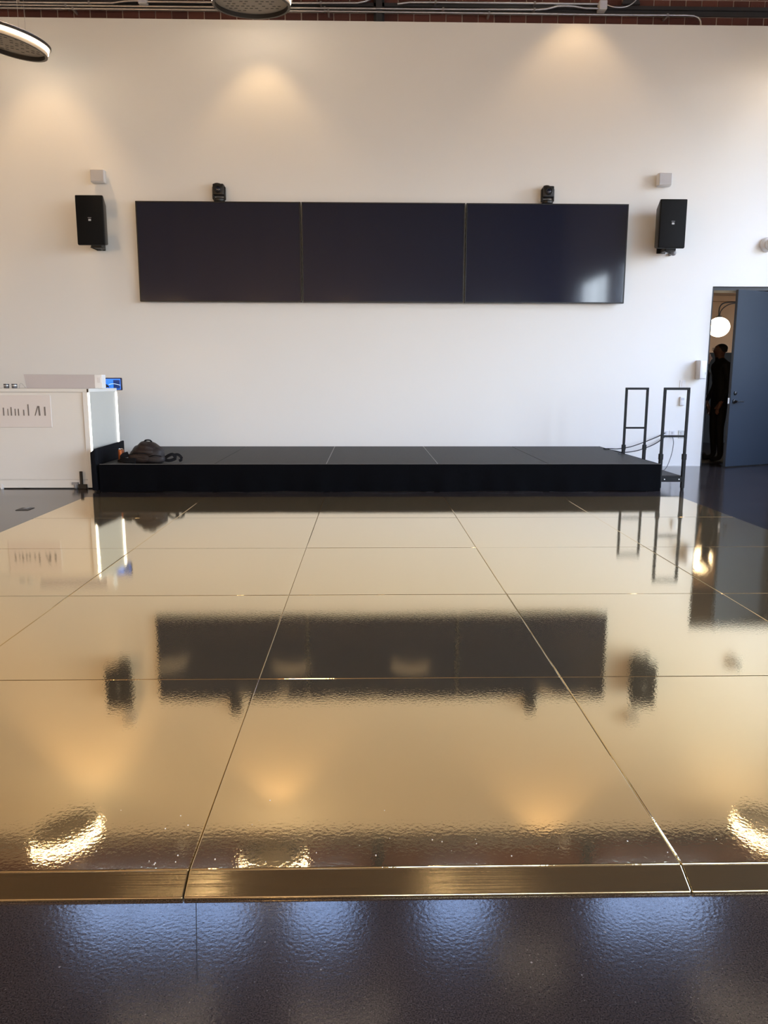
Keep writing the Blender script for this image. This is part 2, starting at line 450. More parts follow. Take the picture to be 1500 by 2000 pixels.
# give the mesh its own centre so that each board can lie with its own tiny tilt
ctr = Vector((X0+G/2, Y0+G/2, 0))-wloc(df)
for v in panel.data.vertices: v.co -= ctr
for r in range(5):
    for c in range(5):
        o = panel if r == c == 0 else panel.copy()
        if o is not panel: C.objects.link(o)
        o.location = ctr+Vector((c*G, r*G, 0))
        o.rotation_euler = (random.gauss(0, .0006), random.gauss(0, .0006), 0)
def ramp_piece(a, bq, out):      # a, bq: top edge ends; out: outward unit vector
    a = Vector(a); bq = Vector(bq); o = Vector(out)
    w1, w2, t0 = .002, .068, .008
    d = (bq-a).normalized()*.0015
    a += d; bq -= d
    P = [a+o*w1, bq+o*w1, bq+o*w2, a+o*w2]
    Q = [p+Vector((0, 0, GT-.001)) for p in P[:2]]+[p+Vector((0, 0, t0)) for p in P[2:]]
    return MB().hexa(P+Q, .002)
for c in range(5):
    ramp_piece((X0+c*G, Y0, 0), (X0+(c+1)*G, Y0, 0), (0, -1, 0)).build('edge_ramp', GOLDR, df)
TRIMG = GOLD
for r in range(5):
    for sx, xx in ((-1, X0), (1, X0+5*G)):
        m = MB(); y0, y1 = Y0+r*G+.004, Y0+(r+1)*G-.004
        a, c2 = sorted((xx+sx*.003, xx+sx*.022))
        m.box((a, y0, 0), (c2, y1, .028), .002).build('edge_strip', TRIMG, df)
for c in range(5):
    MB().box((X0+c*G+.004, Y0+5*G+.003, 0), (X0+(c+1)*G-.004, Y0+5*G+.02, .028), .002).build('edge_strip', TRIMG, df)

spk = MB(); rs = random.Random(11)
for k in range(46):
    x = rs.uniform(-.95, 1.25); y = Y0+.02+abs(rs.gauss(0, .11)); q = rs.uniform(.0006, .0016)
    spk.box((x-q, y-q, GT), (x+q, y+q*1.6, GT+.0006))
spk.build('glitter_specks', mat('white_glitter', (.85, .84, .82), .4), df, kind='stuff')
MB().hexa([(-.353, 1.40, -.001), (-.351, 1.40, -.001), (-.4085, 1.652, -.001), (-.4105, 1.652, -.001), (-.353, 1.40, .0004), (-.351, 1.40, .0004), (-.4085, 1.652, .0004), (-.4105, 1.652, .0004)]).build('floor_smear', mat('dark_smear', (.020, .0165, .0155), .5), FLOOR)  # thin dark strip drawn for a smear on the concrete

# ------------------------------------------------------------------ stage
SX0, SX1, SY0, SY1, SZ = -2.925, 3.245, 8.42, 10.74, .303
DECK = mat('black_ribbed_deck', (.013, .012, .011), .50, var=.25, scale=5, spec=.18, bump=.25, bscale=90, stretch=(1, .06, 1))
st = thing('stage_platform', ((SX0+SX1)/2, (SY0+SY1)/2, 0), 'low black stage platform with a navy cloth skirt along the white wall', 'stage')
sw = (SX1-SX0)/5
deck0 = MB().box((SX0+.003, SY0+.003, SZ-.09), (SX0+sw-.003, SY1, SZ), .003).build('deck', DECK, st)
for k in range(1, 5):
    o = deck0.copy(); C.objects.link(o); o.location = (k*sw, 0, 0)
ALU = mat('worn_aluminium_edge', (.20, .19, .18), .4, metal=.6)
for k in (2, 3): MB().box((SX0+k*sw-.004, SY0+.004, SZ-.02), (SX0+k*sw+.004, SY1-.02, SZ+.0012)).build('deck_joint', ALU, st, label='thin pale joint line between two decks')
for k in range(6):
    for y in (SY0+.12, SY1-.12): MB().box((min(max(SX0+k*sw-.03, SX0+.03), SX1-.09), y-.03, 0), (min(max(SX0+k*sw+.03, SX0+.09), SX1-.03), y+.03, SZ-.09)).build('leg', INK, st)
def skirt_front(u, v):
    x = SX0-.006+(SX1-SX0+.012)*u
    z = .006+(SZ-.004)*v
    w = (1-v)
    return Vector((x, SY0-.008-.010*w*(math.sin(x*9)+.6*math.sin(x*23+1)+.4*math.sin(x*3.1))-.012*w, z+.004*math.sin(x*5)*(w > .9)))
sk = MB().grid(skirt_front, 160, 6)
bmesh.ops.solidify(sk.bm, geom=sk.bm.faces[:], thickness=-.003)
sk.build('skirt', NAVY, st, True, label='navy cloth skirt on the front of the stage')
for sx, nm in ((SX0-.003, -1), (SX1+.003, 1)):
    def f(u, v, sx=sx, nm=nm):
        y = SY0+(SY1-SY0)*u; w = 1-v
        return Vector((sx+nm*.003*w*(1+math.sin(y*11)), y, .006+(SZ-.004)*v))
    s2 = MB().grid(f, 50, 4); bmesh.ops.solidify(s2.bm, geom=s2.bm.faces[:], thickness=-.003)
    s2.build('skirt', NAVY, st, True)
MB().tube([(SX0, SY0-.004, SZ+.002), (0, SY0-.004, SZ+.002), (SX1, SY0-.004, SZ+.002)], .005, 6).build('front_nosing', mat('grey_nosing', (.10, .095, .09), .45), st)

# cloth covered side panel at the left end of the stage
pn = thing('cloth_covered_panel', (-3.0, 8.7, 0), 'upright black cloth covered panel between the white counter and the stage', 'panel')
A = (-3.006, 8.44); Bp = (-2.966, 9.36)
m = MB()
def PNL(u, t, z): return Vector((A[0]+(Bp[0]-A[0])*u+t, A[1]+(Bp[1]-A[1])*u, z))
zf = .445; zb = .492
m.hexa([PNL(0, 0, .04), PNL(0, .025, .04), PNL(1, .025, .04), PNL(1, 0, .04), PNL(0, 0, .44), PNL(0, .025, .475), PNL(1, .025, zb), PNL(1, 0, zb)], .006)
m.build('panel_board', NAVY, pn, True)
MB().hexa([(-3.022, 8.425, .018), (-2.955, 8.425, .018), (-2.95, 8.50, .018), (-3.02, 8.50, .018), (-3.024, 8.425, .43), (-2.975, 8.425, .472), (-2.965, 8.50, .476), (-3.02, 8.50, .44)], .006).build('cloth_fold', NAVY, pn, True)
for y in (8.5, 9.3): MB().box((-2.995, y-.02, 0), (-2.96, y+.02, .05)).build('foot', INK, pn)

# ------------------------------------------------------------------ step unit with guard rails
stp = thing('stage_step', (3.42, 9.05, 0), 'black steel stage step with two tall ladder shaped guard rails', 'steps')
def rail(x0, x1, y, zt, zc, lean):
    r = .0135
    root = MB().box((x0+lean-r, y-r, zt-2*r), (x1+lean+r, y+r, zt), .002).build('guard_rail', INK, stp)
    for x in (x0, x1):
        P = [(x-r, y-r, .006), (x+r, y-r, .006), (x+r, y+r, .006), (x-r, y+r, .006)]
        Q = [(p[0]+lean, p[1], zt-2*r) for p in P]
        MB().hexa(P+Q, .0015).build('post', INK, root)
        rr = .0185
        MB().box((x-rr, y-rr, .02), (x+rr, y+rr, .40), .003).box((x-rr-.003, y-rr-.003, .34), (x+rr+.003, y+rr+.003, .405), .003).build('post_sleeve', INK, root)
        MB().lathe([(.018, 0), (.02, .012), (.012, .02)], (x, y, 0), 12).build('foot', BLK, root)
    MB().box((x0+lean/2+r, y-r*.8, zc-r), (x1+lean/2-r, y+r*.8, zc+r*.7)).build('crossbar', INK, root)
    return root
rail(3.293, 3.557, 8.55, 1.141, .605, .002)
rail(3.285, 3.553, 9.80, 1.128, .622, 0)
MB().box((3.30, 8.57, .128), (3.55, 9.78, .156), .003).build('tread', DECK, stp)
for y in (8.55, 9.80): MB().box((3.285, y-.015, .09), (3.565, y+.015, .15), .003).build('tread_frame', INK, stp)
for x in (3.345, 3.51): MB().lathe([(.006, 0), (.006, .004)], (x, 8.531, .12), 8, 'y').build('bolt', GALV, stp)

# ------------------------------------------------------------------ displays
def screen_mat():
    m = mat('dark_glass_screen', (.007, .012, .030), .07, var=0., spec=.6)
    return m
SCR = screen_mat()
DZ0, DZ1, DYF = 2.262, 3.560, 10.85
dw = 2.196
d0 = thing('wall_display', (-1.99, DYF+.05, DZ0), 'large dark wall display at the left end of the row of three', 'display', 'row of three displays above the stage')
x0, x1 = -1.99-dw/2, -1.99+dw/2
m = MB(); t = .014
m.box((x0, DYF, DZ0), (x1, DYF+.05, DZ0+t)).box((x0, DYF, DZ1-t), (x1, DYF+.05, DZ1)).box((x0, DYF, DZ0+t), (x0+t, DYF+.05, DZ1-t)).box((x1-t, DYF, DZ0+t), (x1, DYF+.05, DZ1-t))
m.box((x0+t, DYF+.02, DZ0+t), (x1-t, DYF+.05, DZ1-t))
m.build('bezel', BLK, d0)
MB().box((x0+t, DYF+.004, DZ0+t), (x1-t, DYF+.02, DZ1-t)).build('screen', SCR, d0)
MB().box((-1.99-.4, DYF+.05, DZ0+.4), (-1.99+.4, YW+.0, DZ1-.4)).build('wall_mount', STEEL, d0)
dup(d0, (.219, DYF+.05, DZ0), 'large dark wall display in the middle of the row of three')
dup(d0, (2.432, DYF+.05, DZ0), 'large dark wall display at the right end of the row of three')

# cameras on top of the displays
def conf_cam(x, label):
    t = thing('conference_camera', (x, 10.88, DZ1), label, 'camera', 'small cameras on top of the displays')
    MB().lathe([(.07, 0), (.075, .01), (.075, .03), (.06, .045)], (x, 10.88, DZ1), 24).build('base', BLK, t, True)
    m = MB()
    for s in (-1, 1): m.box((x+s*.075-.012, 10.85, DZ1+.03), (x+s*.075+.012, 10.91, DZ1+.19), .006)
    m.box((x-.085, 10.85, DZ1+.025), (x+.085, 10.91, DZ1+.05), .006)
    m.build('yoke', BLK, t, True)
    hd = MB().box((x-.072, 10.80, DZ1+.075), (x+.072, 10.95-.012, DZ1+.215), .012, 2).build('camera_head', BLK, t, True)
    MB().lathe([(.05, 10.80), (.05, 10.785), (.042, 10.78), (.036, 10.79)], (x, 0, DZ1+.145), 24, 'y').build('lens_ring', BLK, hd, True)
    MB().ball((x, 10.795, DZ1+.145), .035, (1, .35, 1), 2).build('lens', SCR, hd, True)
    MB().lathe([(.045, 0), (.04, .016), (.02, .022)], (x-.02, 10.87, DZ1+.213), 16).build('cap', STEEL, hd, True)
    return t
c0 = conf_cam(-1.975, 'small black camera on the top edge of the left display')
dup(c0, (2.428, 10.88, DZ1), 'small black camera on the top edge of the right display')

# ------------------------------------------------------------------ loudspeakers
def speaker(xc, label):
    yf, yb, z0, z1 = 10.56, 10.86, 2.945, 3.572
    t = thing('loudspeaker', (xc, 10.95, 3.25), label, 'loudspeaker', 'pair of wall loudspeakers beside the displays')
    wf, wk = .182, .125
    m = MB()
    m.hexa([(xc-wf, yf+.02, z0), (xc+wf, yf+.02, z0), (xc+wk, yb, z0+.05), (xc-wk, yb, z0+.05), (xc-wf, yf+.02, z1), (xc+wf, yf+.02, z1), (xc+wk, yb, z1-.07), (xc-wk, yb, z1-.07)], .014)
    m.build('cabinet', BLK, t, True)
    MB().box((xc-wf+.006, yf, z0+.006), (xc+wf-.006, yf+.03, z1-.006), .012, 3).build('grille', GRILLE, t, True)
    MB().box((xc-.017, yf-.004, 3.246), (xc+.017, yf+.001, 3.270), .002).build('badge', mat('pale_badge', (.55, .56, .58), .4), t, label='small pale square badge')
    MB().box((xc-.022, yf-.004, 3.282), (xc+.022, yf+.001, 3.290)).build('badge_bar', mat('grey_badge', (.22, .22, .23), .4), t)
    m = MB().box((xc-.04, 10.66, z0-.016), (xc+.10, 10.82, z0+.03), .006).box((xc-.02, 10.80, z0-.01), (xc+.03, 10.95, z0+.04), .004)
    m.box((xc-.06, 10.925, z0-.01), (xc+.06, YW, z0+.32), .004)
    m.build('bracket', BLK, t, True)
    MB().tube([(xc+.03, 10.80, z0), (xc+.06, 10.74, z0-.035), (xc+.01, 10.70, z0-.03), (xc-.05, 10.68, z0-.004)], .008).build('cable', BLK, t, True)
    return t
s0 = speaker(-3.603, 'black wall loudspeaker left of the displays, pale badge on its grille')
dup(s0, (4.035, 10.95, 3.25), 'black wall loudspeaker right of the displays, near the door')
# small white boxes above the loudspeakers
def white_box(xc, label):
    t = thing('wall_box', (xc, YW, 3.87), label, 'wall box', 'small white wall boxes above the loudspeakers')
    MB().box((xc-.095, 10.83, 3.785), (xc+.095, 10.93, 3.955), .02, 3).build('housing', WPLAS, t, True)
    MB().box((xc-.084, 10.826, 3.796), (xc+.084, 10.833, 3.944), .004).build('front_grille', mat('pale_grey_grille', (.52, .51, .52), .6, bump=.3, bscale=500), t)
    MB().box((xc-.05, 10.925, 3.82), (xc+.05, YW, 3.92)).build('back_plate', WPLAS, t)
    return t
b0 = white_box(-3.565, 'small white square box on the wall above the left loudspeaker')
dup(b0, (4.0, YW, 3.878), 'small white square box on the wall above the right loudspeaker')

# small grey sensor under the right loudspeaker
sn = thing('wall_sensor', (4.155, YW, 2.93), 'tiny grey sensor head below the right loudspeaker', 'sensor')
GREYP = mat('grey_plastic', (.28, .28, .29), .5)
MB().lathe([(.024, YW-.0), (.024, YW-.02), (.012, YW-.03), (.012, YW-.10)], (4.165, 0, 2.93), 16, 'y').build('stem', GREYP, sn, True)
MB().ball((4.165, YW-.13, 2.925), .036, (1, 1.2, 1), 2).build('sensor_head', GREYP, sn, True)

# security camera at the right frame edge
dc = thing('security_camera', (5.505, YW, 3.062), 'round white security camera with black eye at the right edge', 'camera')
MB().lathe([(.098, YW), (.098, YW-.03), (.09, YW-.06), (.07, YW-.075)], (5.505, 0, 3.062), 32, 'y').build('housing', WPLAS, dc, True)
ey = MB().ball((5.51, YW-.085, 3.055), .07, (1, 1, 1), 3).build('eyeball', WPLAS, dc, True)
MB().lathe([(.05, YW-.115), (.052, YW-.14), (.03, YW-.152)], (5.525, 0, 3.052), 24, 'y').build('black_eye', SCR, dc, True)

# dispenser box beside the door, switch plates, sockets and leads
rd = thing('wall_dispenser', (4.66, YW, 1.36), 'tall white box on the wall beside the door opening', 'wall box')
MB().box((4.628, 10.81, 1.24), (4.728, YW, 1.497), .008, 2).build('housing', WPLAS, rd, True)
MB().box((4.634, 10.797, 1.246), (4.722, 10.812, 1.491), .005, 2).build('cover', mat('bright_white_plastic', (.82, .82, .84), .35), rd, True)
MB().box((4.712, 10.795, 1.30), (4.716, 10.80, 1.33)).build('button', GREYP, rd)
sp = thing('light_switch', (4.462, YW, 1.168), 'white light switch plate above the thermostat, left of the door', 'switch')
MB().box((4.422, YW-.008, 1.115), (4.502, YW, 1.222), .003).build('plate', WPLAS, sp)
MB().box((4.448, YW-.014, 1.135), (4.476, YW-.007, 1.20), .002).build('rocker', WPLAS, sp)
tt = thing('thermostat', (4.467, YW, .928), 'slim white thermostat seen through the nearer guard rail', 'thermostat')
MB().box((4.432, YW-.03, .866), (4.502, YW, .989), .008, 2).build('body', WPLAS, tt, True)
MB().box((4.445, YW-.033, .94), (4.489, YW-.029, .975), .001).build('window', mat('thermostat_window', (.5, .52, .56), .2), tt)
def outlet(x, label, m):
    t = thing('wall_socket', (x, YW, .455), label, 'socket')
    MB().box((x-.042, YW-.007, .40), (x+.042, YW, .512), .003).build('plate', m, t)
    for z in (.435, .478): MB().box((x-.016, YW-.010, z-.016), (x+.016, YW-.006, z+.016), .003).build('receptacle', mat('receptacle', (.5, .5, .52), .4), t)
    return t
outlet(4.258, 'leftmost white wall socket, half behind a guard rail post', WPLAS)
outlet(4.358, 'white wall socket with thin lead plugged in, middle of three', WPLAS)
outlet(4.49, 'grey metal wall socket, rightmost of three behind the guard rail', mat('socket_metal', (.36, .37, .38), .35, metal=.5))
def curve_pts(P, n=8):
    P = [Vector(p) for p in P]; out = []
    for i in range(len(P)-1):
        p0 = P[max(i-1, 0)]; p1 = P[i]; p2 = P[i+1]; p3 = P[min(i+2, len(P)-1)]
        for k in range(n):
            t = k/n
            out.append(.5*((2*p1)+(-p0+p2)*t+(2*p0-5*p1+4*p2-p3)*t*t+(-p0+3*p1-3*p2+p3)*t**3))
    out.append(P[-1]); return out
def lead(P, r, label):
    return tag(MB().tube(curve_pts(P), r, 6).build('power_lead', BLK, None, True), label, 'cable', 'leads from the wall sockets to the stage')
lead([(4.25, YW-.016, .475), (4.10, 10.86, .42), (3.72, 10.70, .31), (3.45, 10.5, .29), (3.30, 10.35, .305), (3.18, 10.30, .309)], .007, 'upper of two thick black leads sagging from socket to stage')
lead([(4.26, YW-.016, .43), (4.08, 10.84, .33), (3.80, 10.68, .255), (3.50, 10.4, .25), (3.30, 10.2, .29), (3.15, 10.16, .309)], .007, 'lower of two thick black leads sagging from socket to stage')
lead([(4.36, YW-.016, .435), (4.352, 10.86, .33), (4.22, 10.6, .16), (3.90, 10.0, .05), (3.60, 9.72, .10), (3.32, 9.64, .26), (3.16, 9.62, .308)], .0045, 'thin black lead hanging from the middle socket')

# ------------------------------------------------------------------ counter
ct = thing('service_counter', (-4.3, 9.0, 0), 'white panelled service counter with lit edges left of the stage', 'counter')
CXL, CXR, CY, CZT = -6.2, -3.09, 8.68, 1.118
cb = (-2.990, 9.32)                        # back right corner
m = MB().prism([(CXL, CY+.03), (CXR-.035, CY+.03), (cb[0]-.05, cb[1]), (CXL, cb[1])], 'z', .06, CZT-.04)
m.build('carcass', COUNTER, ct)
MB().prism([(CXL, CY-.01), (CXR+.012, CY-.01), (cb[0]+.006, cb[1]+.01), (CXL, cb[1]+.01)], 'z', CZT-.038, CZT, .003).build('worktop', COUNTER, ct)
MB().box((CXR-.065, CY-.008, .012), (CXR-.006, CY+.035, CZT-.038), .002).build('corner_stile', COUNTER, ct)
MB().box((CXL, CY+.012, .11), (CXR-.066, CY+.03, CZT-.039)).build('front_panel', COUNTER, ct)
MB().box((CXL, CY+.0, .012), (CXR-.066, CY+.03, .10)).build('plinth', COUNTER, ct)
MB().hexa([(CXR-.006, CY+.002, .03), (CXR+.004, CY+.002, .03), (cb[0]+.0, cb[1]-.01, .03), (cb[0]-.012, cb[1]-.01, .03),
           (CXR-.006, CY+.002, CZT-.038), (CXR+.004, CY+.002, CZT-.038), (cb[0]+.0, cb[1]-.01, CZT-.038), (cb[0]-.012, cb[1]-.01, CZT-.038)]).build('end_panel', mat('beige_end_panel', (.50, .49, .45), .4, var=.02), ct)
def strip(x, y, dx, z0=.10):
    MB().box((x, y-.008, z0), (x+dx, y+.008, CZT-.045), .002).build('light_strip', LEDW, ct, label='lit white strip down the counter edge')
strip(CXR-.006, CY-.004, .016); strip(cb[0]-.002, cb[1]-.012, .014)
MB().box((CXR-.012, CY-.014, CZT-.042), (CXR+.003, CY-.004, CZT-.004)).build('corner_clip', BLK, ct)
# sign plate with dark upright letter strokes
plx0, plx1, plz0, plz1 = -4.11, -3.515, .69, 1.045
pl = MB().box((plx0, CY+.004, plz0), (plx1, CY+.013, plz1), .003).build('sign_plate', mat('pale_pink_plate', (.68, .64, .62), .4, var=.01), ct, label='pale rounded sign plate with a row of dark narrow strokes')
LET = mat('dark_lettering', (.17, .15, .14), .5)
def LX2(px): return plx0+(px-62)/410*(plx1-plx0)
zb0 = plz0+.13; sc = .00125
yq0, yq1 = CY+.001, CY+.0045
for px, hh, w in ((112, 70, 9), (145, 60, 6), (170, 75, 9), (200, 60, 8), (225, 60, 8), (265, 52, 8), (300, 100, 9), (425, 78, 11)):
    MB().box((LX2(px)-w*.0007, yq0, zb0), (LX2(px)+w*.0007, yq1, zb0+hh*sc)).build('letter_stroke', LET, pl)
m = MB(); m.prism([(LX2(345), zb0), (LX2(352), zb0), (LX2(378), zb0+85*sc), (LX2(370), zb0+85*sc)], 'y', yq0, yq1)
m.prism([(LX2(378), zb0), (LX2(390), zb0), (LX2(386), zb0+85*sc), (LX2(374), zb0+85*sc)], 'y', yq0, yq1)
m.build('letter_stroke', LET, pl)
# castor and foot bracket under the right end
ca = MB().box((-3.33, CY-.03, .05), (-3.26, CY+.03, .075)).build('castor', GREYP, ct)
MB().lathe([(.03, -3.305), (.034, -3.30), (.034, -3.28), (.03, -3.275)], (0, CY-.005, .034), 20, 'x').build('wheel', GREYP, ca, True)
MB().box((-3.26, CY-.035, .0), (-3.16, CY-.012, .055), .004).box((-3.235, CY-.035, .05), (-3.205, CY-.015, .20), .004).build('foot_bracket', BLK, ct)
MB().box((-4.135, CY-.012, 0), (-4.11, CY+.02, .055)).build('foot', WPLAS, ct)
for x, y in ((-6.1, 8.75), (-6.1, 9.25), (-4.1, 9.25), (-3.1, 9.25), (-3.15, 8.76)): MB().box((x-.03, y-.02, 0), (x+.03, y+.02, .07)).build('foot', BLK, ct)

# long pale box on the counter
lb = thing('long_box', (-3.45, 8.95, CZT), 'long pale grey box with a white end lying on the counter', 'box')
LIL = mat('pale_lilac_card', (.50, .465, .465), .6, var=.02)
MB().hexa([(-3.85, 8.88, CZT), (-3.083, 8.88, CZT), (-3.083, 9.0, CZT), (-3.85, 9.0, CZT), (-3.872, 8.88, CZT+.156), (-3.083, 8.88, CZT+.152), (-3.083, 9.0, CZT+.152), (-3.872, 9.0, CZT+.156)], .002).build('box_body', LIL, lb)
en = MB().box((-3.083, 8.878, CZT), (-2.998, 9.0, CZT+.153), .003).build('box_end', mat('white_card', (.80, .80, .80), .5), lb, label='white end cap')
MB().box((-3.05, 8.873, CZT+.065), (-3.012, 8.879, CZT+.12), .002).build('end_slot', WPLAS, en)
# tablet
tb = thing('tablet', (-3.04, 9.40, 1.09), 'small tablet showing a blue screen clamped behind the counter end', 'tablet')
MB().box((-3.152, 9.375, 1.090), (-2.933, 9.400, 1.2375), .008, 2).build('tablet_body', mat('navy_case', (.012, .016, .05), .4), tb, True)
def em(name, c, s_):
    return mat(name, (.01, .01, .015), .3, emit=c, estr=s_)
scn = MB().box((-3.140, 9.372, 1.101), (-2.950, 9.376, 1.225)).build('screen', em('blue_tablet_screen', (.03, .17, .80), .75), tb, label='glowing blue screen')
MB().box((-3.033, 9.369, 1.108), (-2.956, 9.3725, 1.212)).build('dark_tile', em('dark_blue_tile', (.01, .035, .16), .5), scn)
MB().tube([(-3.09, 9.368, 1.158), (-3.06, 9.368, 1.165), (-3.02, 9.368, 1.167), (-2.99, 9.368, 1.161), (-2.951, 9.368, 1.150)], .0022, 6).build('chart_line', em('pale_chart_line', (.6, .75, 1), .8), scn)
for k in range(5): MB().box((-3.11+.018*(k % 3), 9.370, 1.128+.02*(k//3)), (-3.100+.018*(k % 3), 9.3725, 1.137+.02*(k//3))).build('icon', em('screen_icon', (.02, .05, .3), .5), scn)
MB().box((-3.07, 9.40, 1.10), (-3.02, 9.415, 1.20), .003).box((-3.065, 9.335, 1.085), (-3.025, 9.41, 1.112), .003).build('clamp', BLK, tb)
MB().ball((-3.165, 9.385, 1.205), .014, (1, 1, 1), 2).tube([(-3.165, 9.385, 1.20), (-3.15, 9.385, 1.205)], .005, 6).build('plug', BLK, tb, True)
tag(MB().tube(curve_pts([(-3.13, 9.22, CZT+.010), (-3.12, 9.23, CZT+.035), (-3.09, 9.24, CZT+.045), (-3.06, 9.23, CZT+.02), (-3.10, 9.24, CZT+.012), (-3.11, 9.23, CZT+.04), (-3.07, 9.22, CZT+.035), (-3.04, 9.23, CZT+.010)]), .009, 8).build('cable_bundle', BLK, None, True), 'bunched black cable on the counter in front of the tablet', 'cable')
# two small cups
DG = mat('smoked_glass', (.10, .10, .11), .15, var=.2)
def cup(x, label):
    t = thing('small_cup', (x, 8.80, CZT), label, 'cup', 'small grey cups on the counter')
    MB().lathe([(.024, 0), (.028, .004), (.030, .05), (.027, .05), (.025, .008), (.0, .008)], (x, 8.80, CZT), 24).build('cup_body', DG, t, True)
    MB().lathe([(.0295, .026), (.0302, .028), (.0302, .032), (.0295, .034)], (x, 8.80, CZT), 24).build('band', GALV, t, True)
    return t
q = cup(-4.037, 'small dark grey cup on the counter, nearer the left edge')
dup(q, (-3.949, 8.80, CZT), 'small dark grey cup on the counter, nearer the long box')
tag(MB().tube(curve_pts([(-3.905, 8.82, CZT+.003), (-3.895, 8.82, CZT+.048), (-3.872, 8.82, CZT+.05), (-3.84, 8.83, CZT+.003)]), .002, 6).build('bent_wire', GREYP, None, True), 'thin bent wire standing between the cups and the long box', 'wire')

# floor box plate
fb = thing('floor_box', (-3.262, 7.288, 0), 'dark square floor outlet plate in the concrete left of the gold floor', 'floor plate')
MB().box((-3.322, 7.214, 0), (-3.202, 7.362, .004), .0015).build('plate', BLK, fb)
MB().box((-3.282, 7.285, .004), (-3.242, 7.345, .007), .001).build('flap', GREYP, fb)

# ------------------------------------------------------------------ backpack and can
BP = mat('brown_nylon', (.018, .011, .0095), .55, var=.25, scale=25, bump=.5, bscale=18, spec=.3)
BP2 = mat('charcoal_nylon', (.025, .021, .022), .6, var=.2, scale=25, bump=.4, bscale=22, spec=.3)
BPK = mat('black_webbing', (.005, .005, .006), .8, spec=.15, bump=.3, bscale=200)
bx, by = -2.47, 8.66
bpk = thing('backpack', (bx, by, SZ), 'brown and charcoal backpack lying on the left end of the stage', 'backpack')
def pack(u, v):
    a = 2*PI*u; ph = -PI/2+PI*v
    cs, sn_ = math.cos(ph), math.sin(ph)
    def se(t, e): return math.copysign(abs(t)**e, t)
    x = .215*se(math.cos(a), .8)*se(cs, .75); y = .16*se(math.sin(a), .8)*se(cs, .75); z = .118*se(sn_, .85)
    f = (z+.118)/.236
    z2 = z+.118
    x *= 1-.30*f
    x += .02*f
    z2 *= 1-.25*max(0, -(x+.02)/.2)-.18*max(0, (x-.04)/.17)
    z2 += .007*math.sin(x*38+z2*70)*(f > .15)
    y += .007*math.sin(z2*85+x*9)
    return Vector((bx-.01+x, by+y, SZ+.002+max(0, z2)))
pb = MB().grid(pack, 48, 28); bmesh.ops.remove_doubles(pb.bm, verts=pb.bm.verts[:], dist=.0008)
pbo = pb.build('pack_body', BP, bpk, True)
def shell(cx, cy, cz, rx, ry, rz, m, name, e=.7, lab=None):
    def f(u, v):
        a = 2*PI*u; ph = -PI/2+PI*v
        def se(t): return math.copysign(abs(t)**e, t)
        z = cz+rz*se(math.sin(ph))
        return Vector((cx+rx*se(math.cos(a))*se(math.cos(ph)), cy+ry*se(math.sin(a))*se(math.cos(ph)), max(SZ+.001, z)+.003*math.sin(cx*3+a*5)))
    g_ = MB().grid(f, 28, 16); bmesh.ops.remove_doubles(g_.bm, verts=g_.bm.verts[:], dist=.0008)
    return g_.build(name, m, bpk, True, label=lab)
shell(bx+.105, by-.05, SZ+.095, .10, .10, .08, BP2, 'side_pocket', .75, 'charcoal right side pocket')
shell(bx-.05, by-.10, SZ+.06, .13, .055, .055, BP, 'front_pocket', .65)
shell(bx+.12, by-.09, SZ+.045, .10, .06, .042, BP2, 'lower_pocket', .65, 'charcoal lower pocket')
for z, dy, xa, xb in ((.158, -.108, -.13, .06), (.118, -.165, -.17, .055), (.095, -.182, .06, .20)):
    MB().tube(curve_pts([(bx+xa, by+dy+.03, SZ+z-.02), (bx+xa*.5+xb*.5, by+dy-.012, SZ+z), (bx+xb, by+dy+.015, SZ+z-.012)]), .0045, 6).build('zip', BPK, bpk, True)
MB().strap(curve_pts([(bx+.20, by-.08, SZ+.045), (bx+.26, by-.06, SZ+.085), (bx+.30, by-.05, SZ+.09), (bx+.325, by-.06, SZ+.05), (bx+.27, by-.09, SZ+.028), (bx+.21, by-.09, SZ+.035)]), .035, .007).build('shoulder_strap', BPK, bpk, True)
MB().strap(curve_pts([(bx+.30, by-.05, SZ+.085), (bx+.35, by-.03, SZ+.088), (bx+.385, by-.03, SZ+.055), (bx+.385, by-.05, SZ+.030), (bx+.365, by-.06, SZ+.022)]), .03, .007).build('strap_end', BPK, bpk, True)
MB().strap(curve_pts([(bx-.18, by-.10, SZ+.10), (bx-.225, by-.13, SZ+.085), (bx-.23, by-.155, SZ+.045), (bx-.17, by-.18, SZ+.036), (bx-.08, by-.19, SZ+.036)]), .055, .02).build('shoulder_strap', BPK, bpk, True)
MB().strap(curve_pts([(bx-.20, by-.10, SZ+.016), (bx-.28, by-.08, SZ+.026), (bx-.31, by-.06, SZ+.018), (bx-.24, by-.10, SZ+.016)]), .02, .006).build('strap_end', BPK, bpk, True)
MB().tube(curve_pts([(bx-.03, by+.01, SZ+.225), (bx-.01, by+.0, SZ+.246), (bx+.04, by, SZ+.244), (bx+.06, by+.01, SZ+.215)]), .008, 8).build('grab_handle', BPK, bpk, True)
cn = thing('drink_can', (-2.80, 8.78, SZ), 'copper coloured drinks can standing between black panel and backpack', 'can')
COP = mat('copper_print', (.42, .13, .045), .35, metal=.5, var=.2, scale=18)
MB().lathe([(.026, 0), (.033, .008), (.033, .122), (.028, .133)], (-2.80, 8.78, SZ), 28).build('can_body', COP, cn, True)
MB().lathe([(.0275, .132), (.0285, .139), (.0265, .140), (.025, .134), (0, .134)], (-2.80, 8.78, SZ), 28).build('lid', CHROME, cn, True)

